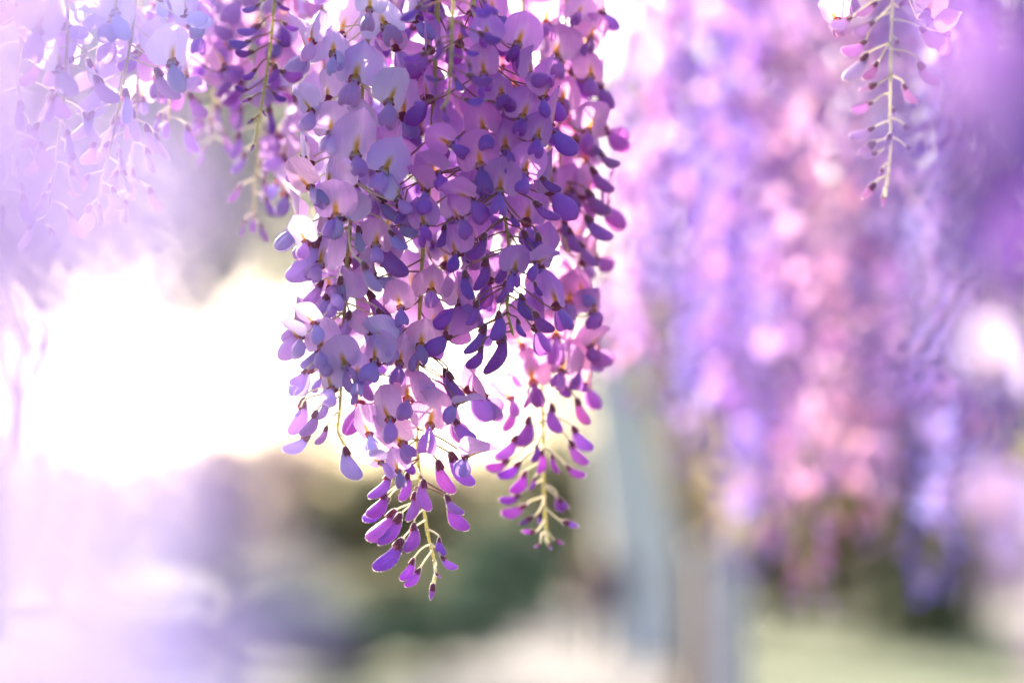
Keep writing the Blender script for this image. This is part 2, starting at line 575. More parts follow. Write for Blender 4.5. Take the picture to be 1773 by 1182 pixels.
class Raceme:
    def __init__(s, label, path, depth, tint=(1, 1, 1), rtop=0.0016, rtip=0.0008, young=False, seed=0, tilt=0.0, group='hanging wisteria racemes'):
        s.r = random.Random(seed * 17 + 5)
        s.tint, s.depth, s.mix = tint, depth, None
        rtop, rtip = rtop * 0.55, rtip * 0.62
        pts = [at(x, y, depth + tilt * i / (len(path) - 1)) for i, (x, y) in enumerate(path)]
        s.pts = smooth_path(pts, 60)
        s.top = s.pts[0]
        s.root = obj('wisteria_raceme', None)
        s.root.location = s.top
        s.root.empty_display_size = 0.01
        tag(s.root, label, 'wisteria', group)
        b = MB()
        n = len(s.pts)
        wob = [p - s.top for p in s.pts]
        b.tube(wob, [rtop + (rtip - rtop) * (k / (n - 1)) + 0.00012 * math.sin(k * 1.9) for k in range(n)], 7)
        if depth > 0.9 and depth < 1.2:
            b.down(1500, 0.00045, 0.00005, seed)
        obj('stem', b.mesh('stem', [M['pale_stem' if young else 'stem'], M['down']]), s.root)
        s.fped = 'pale_stem' if len(tint) > 3 and tint[3] > 0.3 else 'pedicel'  # racemes with painted veil get pale pedicels as well
        s.len = [0.0]
        for k in range(1, n):
            s.len.append(s.len[-1] + (s.pts[k] - s.pts[k - 1]).length)

    def on(s, L):
        for k in range(1, len(s.len)):
            if s.len[k] >= L:
                t = (L - s.len[k - 1]) / max(1e-9, s.len[k] - s.len[k - 1])
                return s.pts[k - 1].lerp(s.pts[k], t)
        return s.pts[-1]

    def attach(s, p):
        """stem point somewhat above p, where the pedicel of a floret at p leaves"""
        best, bd = s.pts[0], 1e9
        for q in s.pts:
            h = math.hypot(q.x - p.x, q.y - p.y)
            e = abs((q.z - p.z) - 0.45 * h)
            if e < bd:
                best, bd = q, e
        return best

    def pedicel(s, part, p0, d0, inv, mat, rad=0.00036):
        """thin stalk from the calyx (p0, leaving along d0) to the stem"""
        q = s.attach(p0)
        L = (q - p0).length
        if L > 0.06:
            q = p0 + (q - p0) * (0.06 / L)
            L = 0.06
        c1 = p0 + d0 * L * 0.2
        c2 = q + (p0 - q) * 0.3 + Vector((0, 0, 0.05 * L))
        g = s.r
        c1 = c1 + Vector((g.uniform(-1, 1), g.uniform(-1, 1), g.uniform(-1, 1))) * 0.14 * L
        c2 = c2 + Vector((g.uniform(-1, 1), g.uniform(-1, 1), g.uniform(-1, 1))) * 0.14 * L
        pts = []
        for k in range(7):
            t = k / 6
            pts.append(p0 * (1 - t) ** 3 + c1 * 3 * t * (1 - t) ** 2 + c2 * 3 * t * t * (1 - t) + q * t ** 3)
        b = MB()
        b.tube([inv @ p for p in pts], [rad * 1.15 * inv.median_scale] + [rad * inv.median_scale] * 5 + [rad * 1.4 * inv.median_scale], 5)
        if mat == 'pale_stem':
            b.down(70, 0.00042 * inv.median_scale, 0.00005 * inv.median_scale, s.r.randrange(9999))
        obj('pedicel', b.mesh('pedicel', [M[mat], M['down']]), part)

    def flower(s, org, face, up, w, tint=None, parts=True):
        r = s.r
        tint = tint or s.tint
        if s.mix and r.random() < 0.4:
            q = r.choice(s.mix)
            f = r.uniform(0.3, 0.9)
            tint = tuple(tint[k] * (1 - f) + q[k] * f for k in range(4))
        m = basis(face, up, org - s.top, w)
        c = jitter(tint, r)
        if not parts:
            return obj('flower', r.choice(ME_FLORET), s.root, m, c)
        f = obj('flower', None, s.root, m)
        f.empty_display_size = 0.3
        obj('banner_petal', r.choice(ME_BAN), f, None, c)
        k = r.randrange(8)
        c2 = jitter(tint, r, 0.18)
        obj('wing_petal', ME_WL[k], f, None, c2)
        obj('wing_petal', ME_WR[k], f, None, (c2[0] * r.uniform(0.9, 1.1), c2[1], c2[2], c2[3]))
        obj('calyx', r.choice(ME_CAL), f)
        x = face.normalized()
        mw = Matrix.Translation(s.top) @ m
        s.pedicel(f, org - x * 0.16 * w, -x, mw.inverted(), s.fped)
        return f

    def bud(s, p0, p1, tint=None, parts=True, small=False, roll=0.0, ped='pedicel', belly=None):
        r = s.r
        tint = tint or s.tint
        if s.fped == 'pale_stem':
            ped = 'pale_stem'
        d = p1 - p0
        L = d.length
        side = belly if belly is not None else FWD.cross(d)
        if belly is None and side.z < 0:
            side = -side
        if side.length < 1e-6:
            side = Vector((0, 0, 1))
        if roll:
            side = Quaternion(d.normalized(), roll) @ side
        m = basis(d, side, p0 - s.top, L)
        c = jitter(tint, r, 0.16)
        if not parts:
            return obj('bud', r.choice(ME_BUDLET), s.root, m, c)
        o = obj('bud', r.choice(ME_SPOD if small else ME_POD), s.root, m, c)
        obj('calyx', r.choice(ME_SCAL if small else ME_BCAL), o)
        mw = Matrix.Translation(s.top) @ m
        out = p0 - s.attach(p0)
        s.pedicel(o, p0, (-d.normalized() * 0.6 + Vector((0, 0, 0.4))).normalized(), mw.inverted(), ped, 0.00036 if ped == 'pedicel' else 0.00040)
        return o

    # hero florets, placed by what the photograph shows
    def F(s, x, y, w, roll=0, yaw=0, pitch=0, dz=-0.022, tint=None):
        d = s.depth + dz + s.r.uniform(-0.004, 0.004)
        face = -FWD
        yaw += s.r.gauss(0, 13)
        pitch += s.r.gauss(0, 13)
        roll += s.r.gauss(0, 5)
        face = Quaternion(UPV, math.radians(yaw)) @ face
        rt = face.cross(UPV).normalized()
        face2 = Quaternion(rt, math.radians(pitch)) @ face
        up = Quaternion(rt, math.radians(pitch)) @ UPV
        up = Quaternion(FWD, math.radians(roll)) @ up
        face2 = Quaternion(FWD, math.radians(roll)) @ face2
        s.flower(at(x, y, d), face2, up, w * d / FPX, tint)

    def B(s, x0, y0, x1, y1, dz=-0.012, small=False, tint=None, ped='pedicel', lean=None):
        d = s.depth + dz + s.r.uniform(-0.005, 0.005)
        L = math.hypot(x1 - x0, y1 - y0) / FPX
        lean = s.r.uniform(-0.35, 0.2) if lean is None else lean
        s.bud(at(x0, y0, d), at(x1, y1, d + lean * L), tint, True, small, s.r.uniform(-0.5, 0.5), ped)

    def fill(s, L0, L1, step, kind='F', parts=True, rad=0.022, size=0.019, ang=None, back_only=False, tint=None, shrink=0.0, ped='pedicel', drop=0.35):
        """florets in a spiral round the stem between the lengths L0 and L1"""
        r = s.r
        L = L0
        a = r.uniform(0, 6.28)
        while L < L1:
            f = (L - L0) / max(1e-6, (L1 - L0))
            k = 1 - shrink * f
            a += 2.3999 + r.uniform(-0.3, 0.3)
            d = Vector((math.cos(a), math.sin(a), 0))
            L += step * r.uniform(0.7, 1.3)
            if back_only and d.y < -0.15:
                continue
            p = s.on(L)
            R = rad * k * r.uniform(0.75, 1.3)
            w = size * (0.55 + 0.45 * k) * r.uniform(0.85, 1.15)
            if kind == 'F':
                face = (d + Vector((r.uniform(-.35, .35), r.uniform(-.35, .35), r.uniform(-0.1, 0.35)))).normalized()
                up = Vector((r.uniform(-.25, .25), r.uniform(-.25, .25), 1))
                org = p + d * R - Vector((0, 0, R * drop))
                s.flower(org, face, up, w, tint, parts)
            else:
                dirn = (d * r.uniform(0.25, 0.8) + Vector((0, 0, -1))).normalized()
                p0 = p + d * R * 0.75 - Vector((0, 0, R * drop))
                s.bud(p0, p0 + dirn * w, tint, parts, False, r.uniform(-0.6, 0.6), ped, belly=d)


# ------------------------------------------------------------------ the setting: ground, path, trees
def ground_mat(name, c1, c2, scale, rough=0.9):
    m, nt = new_mat(name)
    tc = N(nt, 'ShaderNodeTexCoord')
    a = N(nt, 'ShaderNodeTexNoise')
    a.inputs['Scale'].default_value = scale
    a.inputs['Detail'].default_value = 6
    nt.links.new(tc.outputs['Object'], a.inputs['Vector'])
    b = N(nt, 'ShaderNodeTexNoise')
    b.inputs['Scale'].default_value = scale * 0.08
    nt.links.new(tc.outputs['Object'], b.inputs['Vector'])
    f = math_n(nt, 'ADD', math_n(nt, 'MULTIPLY', a.outputs[0], 0.6), math_n(nt, 'MULTIPLY', b.outputs[0], 0.5))
    c = ramp(nt, f, [(0.35, c1), (0.75, c2)])
    p = N(nt, 'ShaderNodeBsdfPrincipled')
    p.inputs['Roughness'].default_value = rough
    nt.links.new(c, p.inputs['Base Color'])
    bp = N(nt, 'ShaderNodeBump')
    bp.inputs['Strength'].default_value = 0.5
    bp.inputs['Distance'].default_value = 0.02
    nt.links.new(a.outputs[0], bp.inputs['Height'])
    nt.links.new(bp.outputs[0], p.inputs['Normal'])
    o = N(nt, 'ShaderNodeOutputMaterial')
    nt.links.new(p.outputs[0], o.inputs['Surface'])
    return m


M['lawn'] = ground_mat('lawn', (0.07, 0.10, 0.045), (0.13, 0.17, 0.08), 6)
M['gravel'] = ground_mat('path_gravel', (0.13, 0.13, 0.14), (0.19, 0.19, 0.20), 40)
M['bark_pale'] = ground_mat('pale_render', (0.80, 0.75, 0.70), (0.88, 0.84, 0.79), 2)
M['bark_dark'] = ground_mat('dark_bark', (0.05, 0.045, 0.03), (0.11, 0.09, 0.06), 9)
M['bark_warm'] = ground_mat('warm_bark', (0.28, 0.15, 0.06), (0.42, 0.25, 0.11), 9)
M['post'] = ground_mat('weathered_post', (0.46, 0.40, 0.43), (0.60, 0.53, 0.57), 30)


def leaf_mat(name, col, tcol, trans=0.5):
    return make_plain(name, col, tcol, trans, 0.5, 0.0, 0.3, 3.0)


M['lf_olive'] = leaf_mat('olive_leaves', (0.13, 0.14, 0.08), (0.34, 0.35, 0.24), 0.5)
M['lf_tan'] = leaf_mat('tan_leaves', (0.20, 0.17, 0.12), (0.40, 0.35, 0.27), 0.5)
M['lf_dark'] = leaf_mat('dark_leaves', (0.045, 0.085, 0.065), (0.08, 0.17, 0.12), 0.35)
M['lf_deep'] = leaf_mat('cypress_leaves', (0.11, 0.13, 0.07), (0.20, 0.24, 0.12), 0.45)
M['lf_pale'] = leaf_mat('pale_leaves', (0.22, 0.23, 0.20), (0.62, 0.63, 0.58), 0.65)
M['lf_violet'] = leaf_mat('lavender_blooms', (0.11, 0.11, 0.19), (0.18, 0.18, 0.30))

me = bpy.data.meshes.new('ground')
me.from_pydata([(-900, -200, 0), (900, -200, 0), (900, 1600, 0), (-900, 1600, 0)], [], [(0, 1, 2, 3)])
me.materials.append(M['lawn'])
tag(obj('ground', me), 'green lawn reaching back to the trees', kind='structure')

b = MB()
cl = [(-0.6, -6, 1.6), (-0.4, 5, 1.7), (0.0, 15, 1.75), (0.45, 28, 1.8), (1.0, 38, 1.7), (1.9, 55, 1.7), (3.3, 80, 1.7), (6, 120, 1.7)]
P, U = [], []
for (x, y, h) in cl:
    P += [(x - h, y, 0.004), (x + h, y, 0.004)]
    U += [(0, y), (1, y)]
b.grid(P, U, 2, len(cl))
tag(obj('path', b.mesh('path', [M['gravel']])), 'pale gravel path running away between the shrubs', kind='structure')


def leaf_cloud(name, mat, blobs, n, size, seed, shell=0.45):
    """n leaf quads through the volume of the ellipsoids in blobs ((cx,cy,cz,rx,ry,rz), ...)"""
    g = np.random.default_rng(seed)
    wts = np.array([q[3] * q[4] * q[5] for q in blobs]) ** 0.7
    pick = g.choice(len(blobs), n, p=wts / wts.sum())
    B = np.array(blobs)[pick]
    d = g.normal(size=(n, 3))
    d /= np.linalg.norm(d, axis=1)[:, None]
    rr = (shell + (1 - shell) * g.random(n)) ** 0.6
    c = B[:, :3] + d * rr[:, None] * B[:, 3:] * g.uniform(0.85, 1.12, (n, 1))
    a = g.normal(size=(n, 3))
    a /= np.linalg.norm(a, axis=1)[:, None]
    t = np.cross(a, g.normal(size=(n, 3)))
    t /= np.linalg.norm(t, axis=1)[:, None]
    s = size * g.uniform(0.6, 1.4, (n, 1))
    V = np.empty((n * 4, 3))
    V[0::4] = c - a * s
    V[1::4] = c + t * s * 0.45
    V[2::4] = c + a * s
    V[3::4] = c - t * s * 0.45
    me = bpy.data.meshes.new(name)
    me.vertices.add(n * 4)
    me.vertices.foreach_set('co', V.ravel().astype(np.float32))
    me.loops.add(n * 4)
    me.loops.foreach_set('vertex_index', np.arange(n * 4, dtype=np.int32))
    me.polygons.add(n)
    me.polygons.foreach_set('loop_start', np.arange(0, n * 4, 4, dtype=np.int32))
    me.update(calc_edges=True)
    me.materials.append(mat)
    return me


def tree(name, label, cat, base, h, cr, mat, bark, n=5000, leaf=0.09, seed=1, clear=0.35, trunk_r=0.12, squash=1.0, lean=(0, 0), group=None, blobs_n=9):
    r = random.Random(seed)
    root = obj(name, None)
    root.location = base
    tag(root, label, cat, group)
    b = MB()
    top = Vector((lean[0], lean[1], h * 0.86))
    pts = [Vector((lean[0] * (t ** 1.4) + 0.03 * h * 0.2 * math.sin(3 * t + seed), lean[1] * t, h * 0.86 * t)) for t in [k / 8 for k in range(9)]]
    b.tube(pts, [trunk_r * (1.35 if k == 0 else 1) * (1 - 0.75 * k / 8) for k in range(9)], 9)
    blobs = []
    for k in range(blobs_n):
        a = k * 2.4 + r.uniform(-.4, .4)
        f = (k + 0.5) / blobs_n
        zc = h * (clear + (1 - clear) * (0.12 + 0.76 * f))
        env = math.sin(math.pi * (0.15 + 0.75 * f)) ** 0.7
        c = Vector((lean[0] * f + math.cos(a) * cr * 0.55 * env, math.sin(a) * cr * 0.55 * env, zc))
        s = cr * r.uniform(0.36, 0.6)
        blobs.append((c.x, c.y, c.z, s, s, s * 0.8 * squash))
        j = pts[min(8, max(2, int(8 * (zc / h) * 0.8)))]
        b.tube([j, j.lerp(c, 0.5) + Vector((0, 0, 0.05 * h)), c], [trunk_r * 0.35, trunk_r * 0.22, trunk_r * 0.08], 6)
    obj('trunk', b.mesh('trunk', [bark]), root)
    obj('crown', leaf_cloud('crown', mat, blobs, n, leaf, seed), root)
    return root


def shrub(name, label, cat, base, w, d, h, mat, n=2500, leaf=0.05, seed=1, group=None, taper=False):
    r = random.Random(seed)
    root = obj(name, None)
    root.location = base
    tag(root, label, cat, group)
    blobs = []
    if taper:
        for k in range(8):
            f = k / 7
            s = w * 0.5 * (1 - 0.8 * f ** 1.5)
            blobs.append((r.uniform(-.05, .05), r.uniform(-.05, .05), h * (0.08 + 0.86 * f), s, s, h * 0.10))
    else:
        for k in range(9):
            blobs.append((r.uniform(-.34, .34) * w, r.uniform(-.3, .3) * d, h * r.uniform(0.3, 0.66), w * r.uniform(.2, .3), d * r.uniform(.2, .3), h * r.uniform(.24, .34)))
    obj('foliage', leaf_cloud('foliage', mat, blobs, n, leaf, seed), root)
    b = MB()
    for k in range(5):
        a = k * 1.3
        b.tube([(0.05 * math.cos(a), 0.05 * math.sin(a), 0), (w * .12 * math.cos(a), d * .12 * math.sin(a), h * .4), (w * .2 * math.cos(a), d * .2 * math.sin(a), h * .75)], [0.03, 0.02, 0.008], 5)
    obj('stem', b.mesh('stem', [M['bark_dark']]), root)
    return root


tree('leafy_tree', 'tall slim tree with pale high crown at the sunlit sky', 'tree', ground_at(395, 32), 11.5, 4.6, M['lf_pale'], M['bark_dark'], 15000, 0.12, 11, 0.40, 0.13, lean=(-0.3, 0), blobs_n=16)
tree('leafy_tree', 'tall tree with pale high crown in the hazy corner', 'tree', ground_at(20, 38), 12.0, 4.4, M['lf_pale'], M['bark_dark'], 13000, 0.12, 12, 0.42, 0.14, lean=(0.3, 0), blobs_n=14)
TREES = [
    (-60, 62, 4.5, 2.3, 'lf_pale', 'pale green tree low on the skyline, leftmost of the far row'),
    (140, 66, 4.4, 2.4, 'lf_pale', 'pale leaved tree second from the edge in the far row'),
    (330, 60, 4.3, 2.2, 'lf_olive', 'olive green tree behind the slim tall trunk'),
    (500, 64, 5.3, 2.3, 'lf_tan', 'tan leaved tree beside the slim tall trunk'),
    (650, 60, 4.0, 2.0, 'lf_olive', 'round olive green tree behind the low dark hedge bush'),
    (800, 66, 4.2, 2.1, 'lf_tan', 'tan green tree behind the hanging raceme tips'),
    (940, 58, 4.4, 2.0, 'lf_olive', 'olive green tree above the dark shrub by the path'),
    (1090, 62, 10.0, 3.0, 'lf_tan', 'tall tan tree rising behind the pale garden wall'),
    (1330, 46, 9.4, 3.0, 'lf_tan', 'tan leaved tree beyond the lawn and the grey post'),
    (1500, 44, 9.0, 3.0, 'lf_tan', 'broad tan tree beyond the middle of the lawn'),
    (1700, 48, 9.6, 3.2, 'lf_olive', 'olive green tree behind the dark cypress'),
]
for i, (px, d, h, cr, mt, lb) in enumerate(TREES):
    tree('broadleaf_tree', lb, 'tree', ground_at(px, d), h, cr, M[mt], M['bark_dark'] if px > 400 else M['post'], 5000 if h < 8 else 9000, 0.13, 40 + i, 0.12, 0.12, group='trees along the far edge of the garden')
# pale tapering stone pillar beside the path
root = obj('stone_pillar', None)
root.location = ground_at(1128, 38)
tag(root, 'pale tapering stone pillar beside the path', 'pillar')


def frustum(w0, w1, z0, z1, dx=0.0, ch=0.03, rows=6):
    b = MB()
    P = []
    for k in range(rows):
        t = k / (rows - 1)
        w = w0 + (w1 - w0) * t
        o = dx * t
        z = z0 + (z1 - z0) * t
        P += [(x + o, y, z) for (x, y) in [(-w + ch, -w), (w - ch, -w), (w, -w + ch), (w, w - ch), (w - ch, w), (-w + ch, w), (-w, w - ch), (-w, -w + ch)]]
    b.grid(P, [(0, 0)] * len(P), 8, rows, 0, True)
    n = len(P)
    b.f += [tuple(range(7, -1, -1)), tuple(range(n - 8, n))]
    b.uv += [(0, 0)] * 16
    b.mi += [0, 0]
    return b


obj('plinth', frustum(0.82, 0.76, 0, 0.4).mesh('plinth', [M['bark_pale']], False), root)
obj('shaft', frustum(0.66, 0.40, 0.4, 5.2, -0.75).mesh('shaft', [M['bark_pale']], False), root)
cp = obj('cap', frustum(0.50, 0.56, 5.2, 5.4, 0.0).mesh('cap', [M['bark_pale']], False), root)
cp.location = (-0.75, 0, 0)
tree('brown_tree', 'small tree with warm brown trunk beyond the grey post', 'tree', ground_at(1205, 22), 6.5, 1.6, M['lf_olive'], M['bark_warm'], 2500, 0.09, 81, 0.62, 0.20, lean=(-0.1, 0))
shrub('hedge_bush', 'low rounded dark green bush at the path edge', 'bush', ground_at(745, 33), 2.0, 1.6, 0.95, M['lf_dark'], 3500, 0.06, 91)
shrub('hedge_bush', 'wide dark green bush between the violet bush and the low rounded one', 'bush', ground_at(585, 32), 2.4, 1.6, 1.0, M['lf_dark'], 3500, 0.06, 95)
shrub('hedge_bush', 'dark green bush right behind the violet bush', 'bush', ground_at(450, 36), 2.6, 1.6, 1.2, M['lf_dark'], 3500, 0.06, 96)
shrub('lawn_shade_shrub', 'added grey-olive shrub in the row behind the low bushes, nearest the slim trunk', 'bush', ground_at(500, 45), 2.6, 1.6, 1.7, M['lf_olive'], 4000, 0.07, 101)  # shrub row added to darken the sunlit lawn band
shrub('lawn_shade_shrub', 'added grey-olive shrub in the row behind the low bushes, under the lowest raceme', 'bush', ground_at(690, 46), 2.6, 1.6, 1.7, M['lf_olive'], 4000, 0.07, 102)
shrub('lawn_shade_shrub', 'added grey-olive shrub at the path side of the row behind the low bushes', 'bush', ground_at(850, 43), 2.0, 1.6, 1.4, M['lf_dark'], 4000, 0.07, 103)
shrub('dark_shrub', 'tall dark shrub beside the walking people', 'bush', ground_at(900, 50), 2.6, 2.0, 2.5, M['lf_dark'], 4500, 0.08, 92)
shrub('flowering_shrub', 'low violet flowering bush on the lawn', 'bush', ground_at(370, 31), 3.0, 2.0, 1.0, M['lf_violet'], 5000, 0.06, 93)
shrub('hedge', 'long tan-green hedge beyond the lawn behind the grey post', 'hedge', ground_at(1360, 52), 4.6, 1.6, 2.9, M['lf_tan'], 7000, 0.09, 97)
shrub('hedge', 'long olive hedge beyond the lawn behind the cypress', 'hedge', ground_at(1690, 54), 4.6, 1.6, 2.9, M['lf_olive'], 7000, 0.09, 98)
shrub('cypress', 'narrow dark green cypress on the lawn', 'cypress', ground_at(1600, 42), 2.0, 2.0, 4.6, M['lf_deep'], 6000, 0.08, 94, taper=True)

# pergola post: square shaft with chamfered edges, a plinth and a head block
root = obj('garden_post', None)
root.location = ground_at(1250, 9.5)
tag(root, 'square weathered grey post standing at the lawn', 'post')


def block(w, z0, z1, ch):
    b = MB()
    pr = [(-w + ch, -w), (w - ch, -w), (w, -w + ch), (w, w - ch), (w - ch, w), (-w + ch, w), (-w, w - ch), (-w, -w + ch)]
    P = [(x, y, z) for z in (z0, z1) for (x, y) in pr]
    b.grid(P, [(0, 0)] * 16, 8, 2, 0, True)
    b.f += [tuple(range(7, -1, -1)), tuple(range(8, 16))]
    b.uv += [(0, 0)] * 16
    b.mi += [0, 0]
    return b


obj('shaft', block(0.085, 0.14, 1.62, 0.012).mesh('shaft', [M['post']], False), root)
obj('plinth', block(0.12, 0.0, 0.14, 0.02).mesh('plinth', [M['post']], False), root)
obj('cap', block(0.11, 1.62, 1.68, 0.02).mesh('cap', [M['post']], False), root)


# two walkers far down the path
def person_mat(name, top, legs, hair):
    m, nt = new_mat(name)
    tc = N(nt, 'ShaderNodeTexCoord')
    sp = N(nt, 'ShaderNodeSeparateXYZ')
    nt.links.new(tc.outputs['Object'], sp.inputs[0])
    c = ramp(nt, math_n(nt, 'DIVIDE', sp.outputs[2], 2.0), [(0.0, (0.03, 0.03, 0.03)), (0.045, legs), (0.45, top), (0.735, (0.5, 0.33, 0.25)), (0.79, hair)], 'CONSTANT')
    p = N(nt, 'ShaderNodeBsdfPrincipled')
    p.inputs['Roughness'].default_value = 0.8
    nt.links.new(c, p.inputs['Base Color'])
    o = N(nt, 'ShaderNodeOutputMaterial')
    nt.links.new(p.outputs[0], o.inputs['Surface'])
    return m


def person(label, base, k, rz, mat):
    V = [(0, 0, .93), (0, 0, 1.12), (0, 0, 1.32), (0, 0, 1.46), (0, .01, 1.54), (0, .02, 1.64), (0, .02, 1.74),
         (-.10, 0, .88), (-.11, .12, .50), (-.11, .10, .08), (-.11, .22, .04), (.10, 0, .88), (.11, -.06, .50), (.11, -.22, .10), (.11, -.11, .03),
         (-.19, 0, 1.40), (-.25, -.05, 1.14), (-.24, .04, .90), (-.23, .07, .80), (.19, 0, 1.40), (.25, .06, 1.14), (.24, .17, .92), (.23, .22, .83)]
    E = [(0, 1), (1, 2), (2, 3), (3, 4), (4, 5), (5, 6), (0, 7), (7, 8), (8, 9), (9, 10), (0, 11), (11, 12), (12, 13), (13, 14), (2, 15), (15, 16), (16, 17), (17, 18), (2, 19), (19, 20), (20, 21), (21, 22)]
    R = [.15, .13, .16, .08, .055, .10, .07, .10, .065, .042, .04, .10, .065, .042, .04, .07, .05, .038, .035, .07, .05, .038, .035]
    me = bpy.data.meshes.new('person')
    me.from_pydata([(x * k, y * k, z * k) for x, y, z in V], E, [])
    me.materials.append(mat)
    o = obj('person', me)
    o.location = base
    o.rotation_euler = (0, 0, rz)
    sk = o.modifiers.new('Skin', 'SKIN')
    for i, q in enumerate(me.skin_vertices[0].data if me.skin_vertices else []):
        q.radius = (R[i] * k, R[i] * k * 0.8)
        q.use_root = i == 0
    sb = o.modifiers.new('Subdivision', 'SUBSURF')
    sb.levels = sb.render_levels = 2
    tag(o, label, 'person', 'people walking on the path')
    return o


person('person in navy jacket walking on the path', ground_at(1066, 35, 0.004), 1.0, 0.1, person_mat('navy_clothes', (0.04, 0.05, 0.11), (0.05, 0.06, 0.12), (0.05, 0.04, 0.03)))
person('person in reddish top walking beside the navy jacket', ground_at(1016, 35.6, 0.004), 0.96, -0.1, person_mat('red_clothes', (0.35, 0.14, 0.12), (0.05, 0.05, 0.06), (0.09, 0.05, 0.03)))

# ------------------------------------------------------------------ the racemes in focus
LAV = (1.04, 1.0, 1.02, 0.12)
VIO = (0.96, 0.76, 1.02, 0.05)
VEIL_PALE = (0.98, 1.0, 1.04, 0.5)  # lens flare veil painted into the petals as paleness
VEIL_PALER = (0.98, 1.0, 1.04, 0.75)  # same painted veil, stronger
PNK = (1.15, 0.96, 0.98, 0.15)
tops = {'main': [], 'far': [], 'near_l': [], 'near_r': []}


def R(grp, *a, **k):
    q = Raceme(*a, **k)
    tops[grp].append(q.top.copy())
    return q


# central raceme that reaches lowest
A = R('main', 'long lilac raceme hanging lowest in the sharp cluster, buds at its tip', [(768, -150), (760, -60), (752, 150), (742, 330), (733, 420), (727, 530), (723, 640), (722, 750), (727, 830), (740, 920), (752, 970), (753, 1000), (748, 1012)], 1.0, LAV, 0.0020, 0.00085, seed=1)
for a in [(747, 507, 72, 0, 0, 38), (694, 533, 58, -15, -15), (668, 594, 66, -30, -10, 10), (729, 602, 78, 0, 0, 25), (691, 631, 66, 18, 0, 45), (707, 693, 76, 0, 0, 18), (676, 727, 72, -42, -15, 10),
          (744, 738, 76, 12, 0, 0), (698, 769, 70, -48, -20, 10), (640, 752, 58, -25, -30, 0), (790, 700, 58, 55, 65, 0), (806, 792, 62, 55, 68, 0), (660, 800, 50, -40, -40, 0), (690, 815, 46, -20, -20, 20)]:
    A.F(*a, tint=VEIL_PALE if a[0] < 680 else (1.04, 1.02, 1.03, 0.28))  # left flowers painted paler, as though veiled by flare
for a in [(657, 418, 698, 481), (638, 505, 672, 558), (758, 798, 780, 856), (780, 784, 810, 845), (777, 872, 806, 920), (772, 858, 798, 893), (733, 831, 738, 885), (718, 853, 710, 903),
          (705, 820, 702, 868), (675, 820, 645, 866), (703, 778, 712, 822), (785, 725, 820, 766), (776, 645, 800, 700), (770, 640, 785, 690)]:
    A.B(*a)
for a in [(693, 890, 663, 946), (696, 934, 653, 990), (683, 884, 640, 938), (717, 907, 708, 957), (760, 931, 767, 962), (764, 963, 790, 986), (716, 967, 697, 1006), (727, 984, 704, 1017), (672, 862, 632, 905), (668, 855, 640, 897)]:
    A.B(*a, ped='pale_stem', tint=(0.98, 0.95, 1.05, 0.06))
A.B(750, 1010, 746, 1038, small=True, ped='pale_stem')
A.B(754, 992, 764, 1000, small=True, ped='pale_stem')
A.fill(0.02, 0.20, 0.0042, 'F', True, 0.023, 0.018, back_only=True)

# left raceme, flare veil painted in as paleness
Bq = R('main', 'pale washed-out raceme at the sunny side of the sharp cluster', [(660, -150), (648, -60), (628, 150), (612, 330), (602, 440), (597, 520), (592, 640), (588, 710), (585, 745), (598, 774)], 0.99, VEIL_PALE, 0.0017, 0.0009, seed=2)
for a in [(614, 140, 92, 16), (578, 96, 76, 5), (540, 72, 62, -10, -35), (668, 48, 80, -10, 10, 15), (673, 178, 74, 25, 28), (540, 193, 66, -35, -38), (573, 233, 70, 8), (615, 271, 84, 0), (664, 298, 78, 25, 20), (538, 324, 64, -38, -45),
          (582, 375, 78, 5), (690, 345, 58, 15, 55), (598, 634, 70, -10), (575, 674, 70, -40, -28), (640, 18, 60, 0, 10), (530, 420, 60, -30, -40), (545, 560, 58, -30, -45), (520, 585, 55, -40, -60)]:
    Bq.F(*a)
for a in [(553, 410, 508, 492), (605, 540, 594, 592), (674, 400, 702, 434), (566, 685, 558, 728), (548, 712, 525, 757), (535, 755, 492, 784), (566, 738, 552, 772), (597, 775, 618, 832), (614, 670, 612, 702), (570, 505, 548, 560), (590, 480, 585, 535),
          (555, 600, 525, 640), (530, 640, 505, 668), (520, 705, 512, 722)]:
    Bq.B(*a)
Bq.B(628, 455, 656, 508, dz=-0.04)
Bq.fill(0.02, 0.185, 0.0034, 'F', True, 0.022, 0.018, back_only=True)

Bq.fill(0.085, 0.185, 0.0042, 'F', True, 0.015, 0.0155, tint=VEIL_PALE)
Bq.fill(0.10, 0.19, 0.009, 'B', True, 0.017, 0.0140, tint=VEIL_PALE)
A.fill(0.10, 0.185, 0.010, 'F', True, 0.026, 0.0165, tint=(1.04, 1.02, 1.03, 0.3))

# front right violet raceme
Cq = R('main', 'dense violet raceme in front, shaded, with stacked round lilac banners', [(800, -150), (812, -60), (832, 100), (850, 250), (867, 340), (878, 400), (884, 470), (878, 530), (888, 580)], 0.985, VIO, 0.0018, 0.0010, seed=3)
for a in [(896, 78, 72, 30, 10), (844, 66, 64, 0), (918, 131, 60, -10, 40), (868, 170, 72, 5), (838, 129, 60, -5, 0, 15), (904, 206, 74, 15), (838, 228, 68, -8, 0, 25), (875, 260, 72, 3), (929, 240, 62, 30, 32), (832, 289, 76, -3), (907, 300, 68, 18, 14),
          (865, 333, 72, 0), (815, 346, 68, -35, -18), (796, 378, 56, -40, -45), (760, 300, 60, -60, -40), (735, 330, 60, -50, -50), (780, 250, 55, -50, -30), (940, 170, 55, 35, 55), (735, 390, 60, -20, -20, 20), (890, 470, 56, 15, 10), (790, 440, 60, -30, -30, 10), (930, 455, 50, 40, 40)]:
    Cq.F(*a)
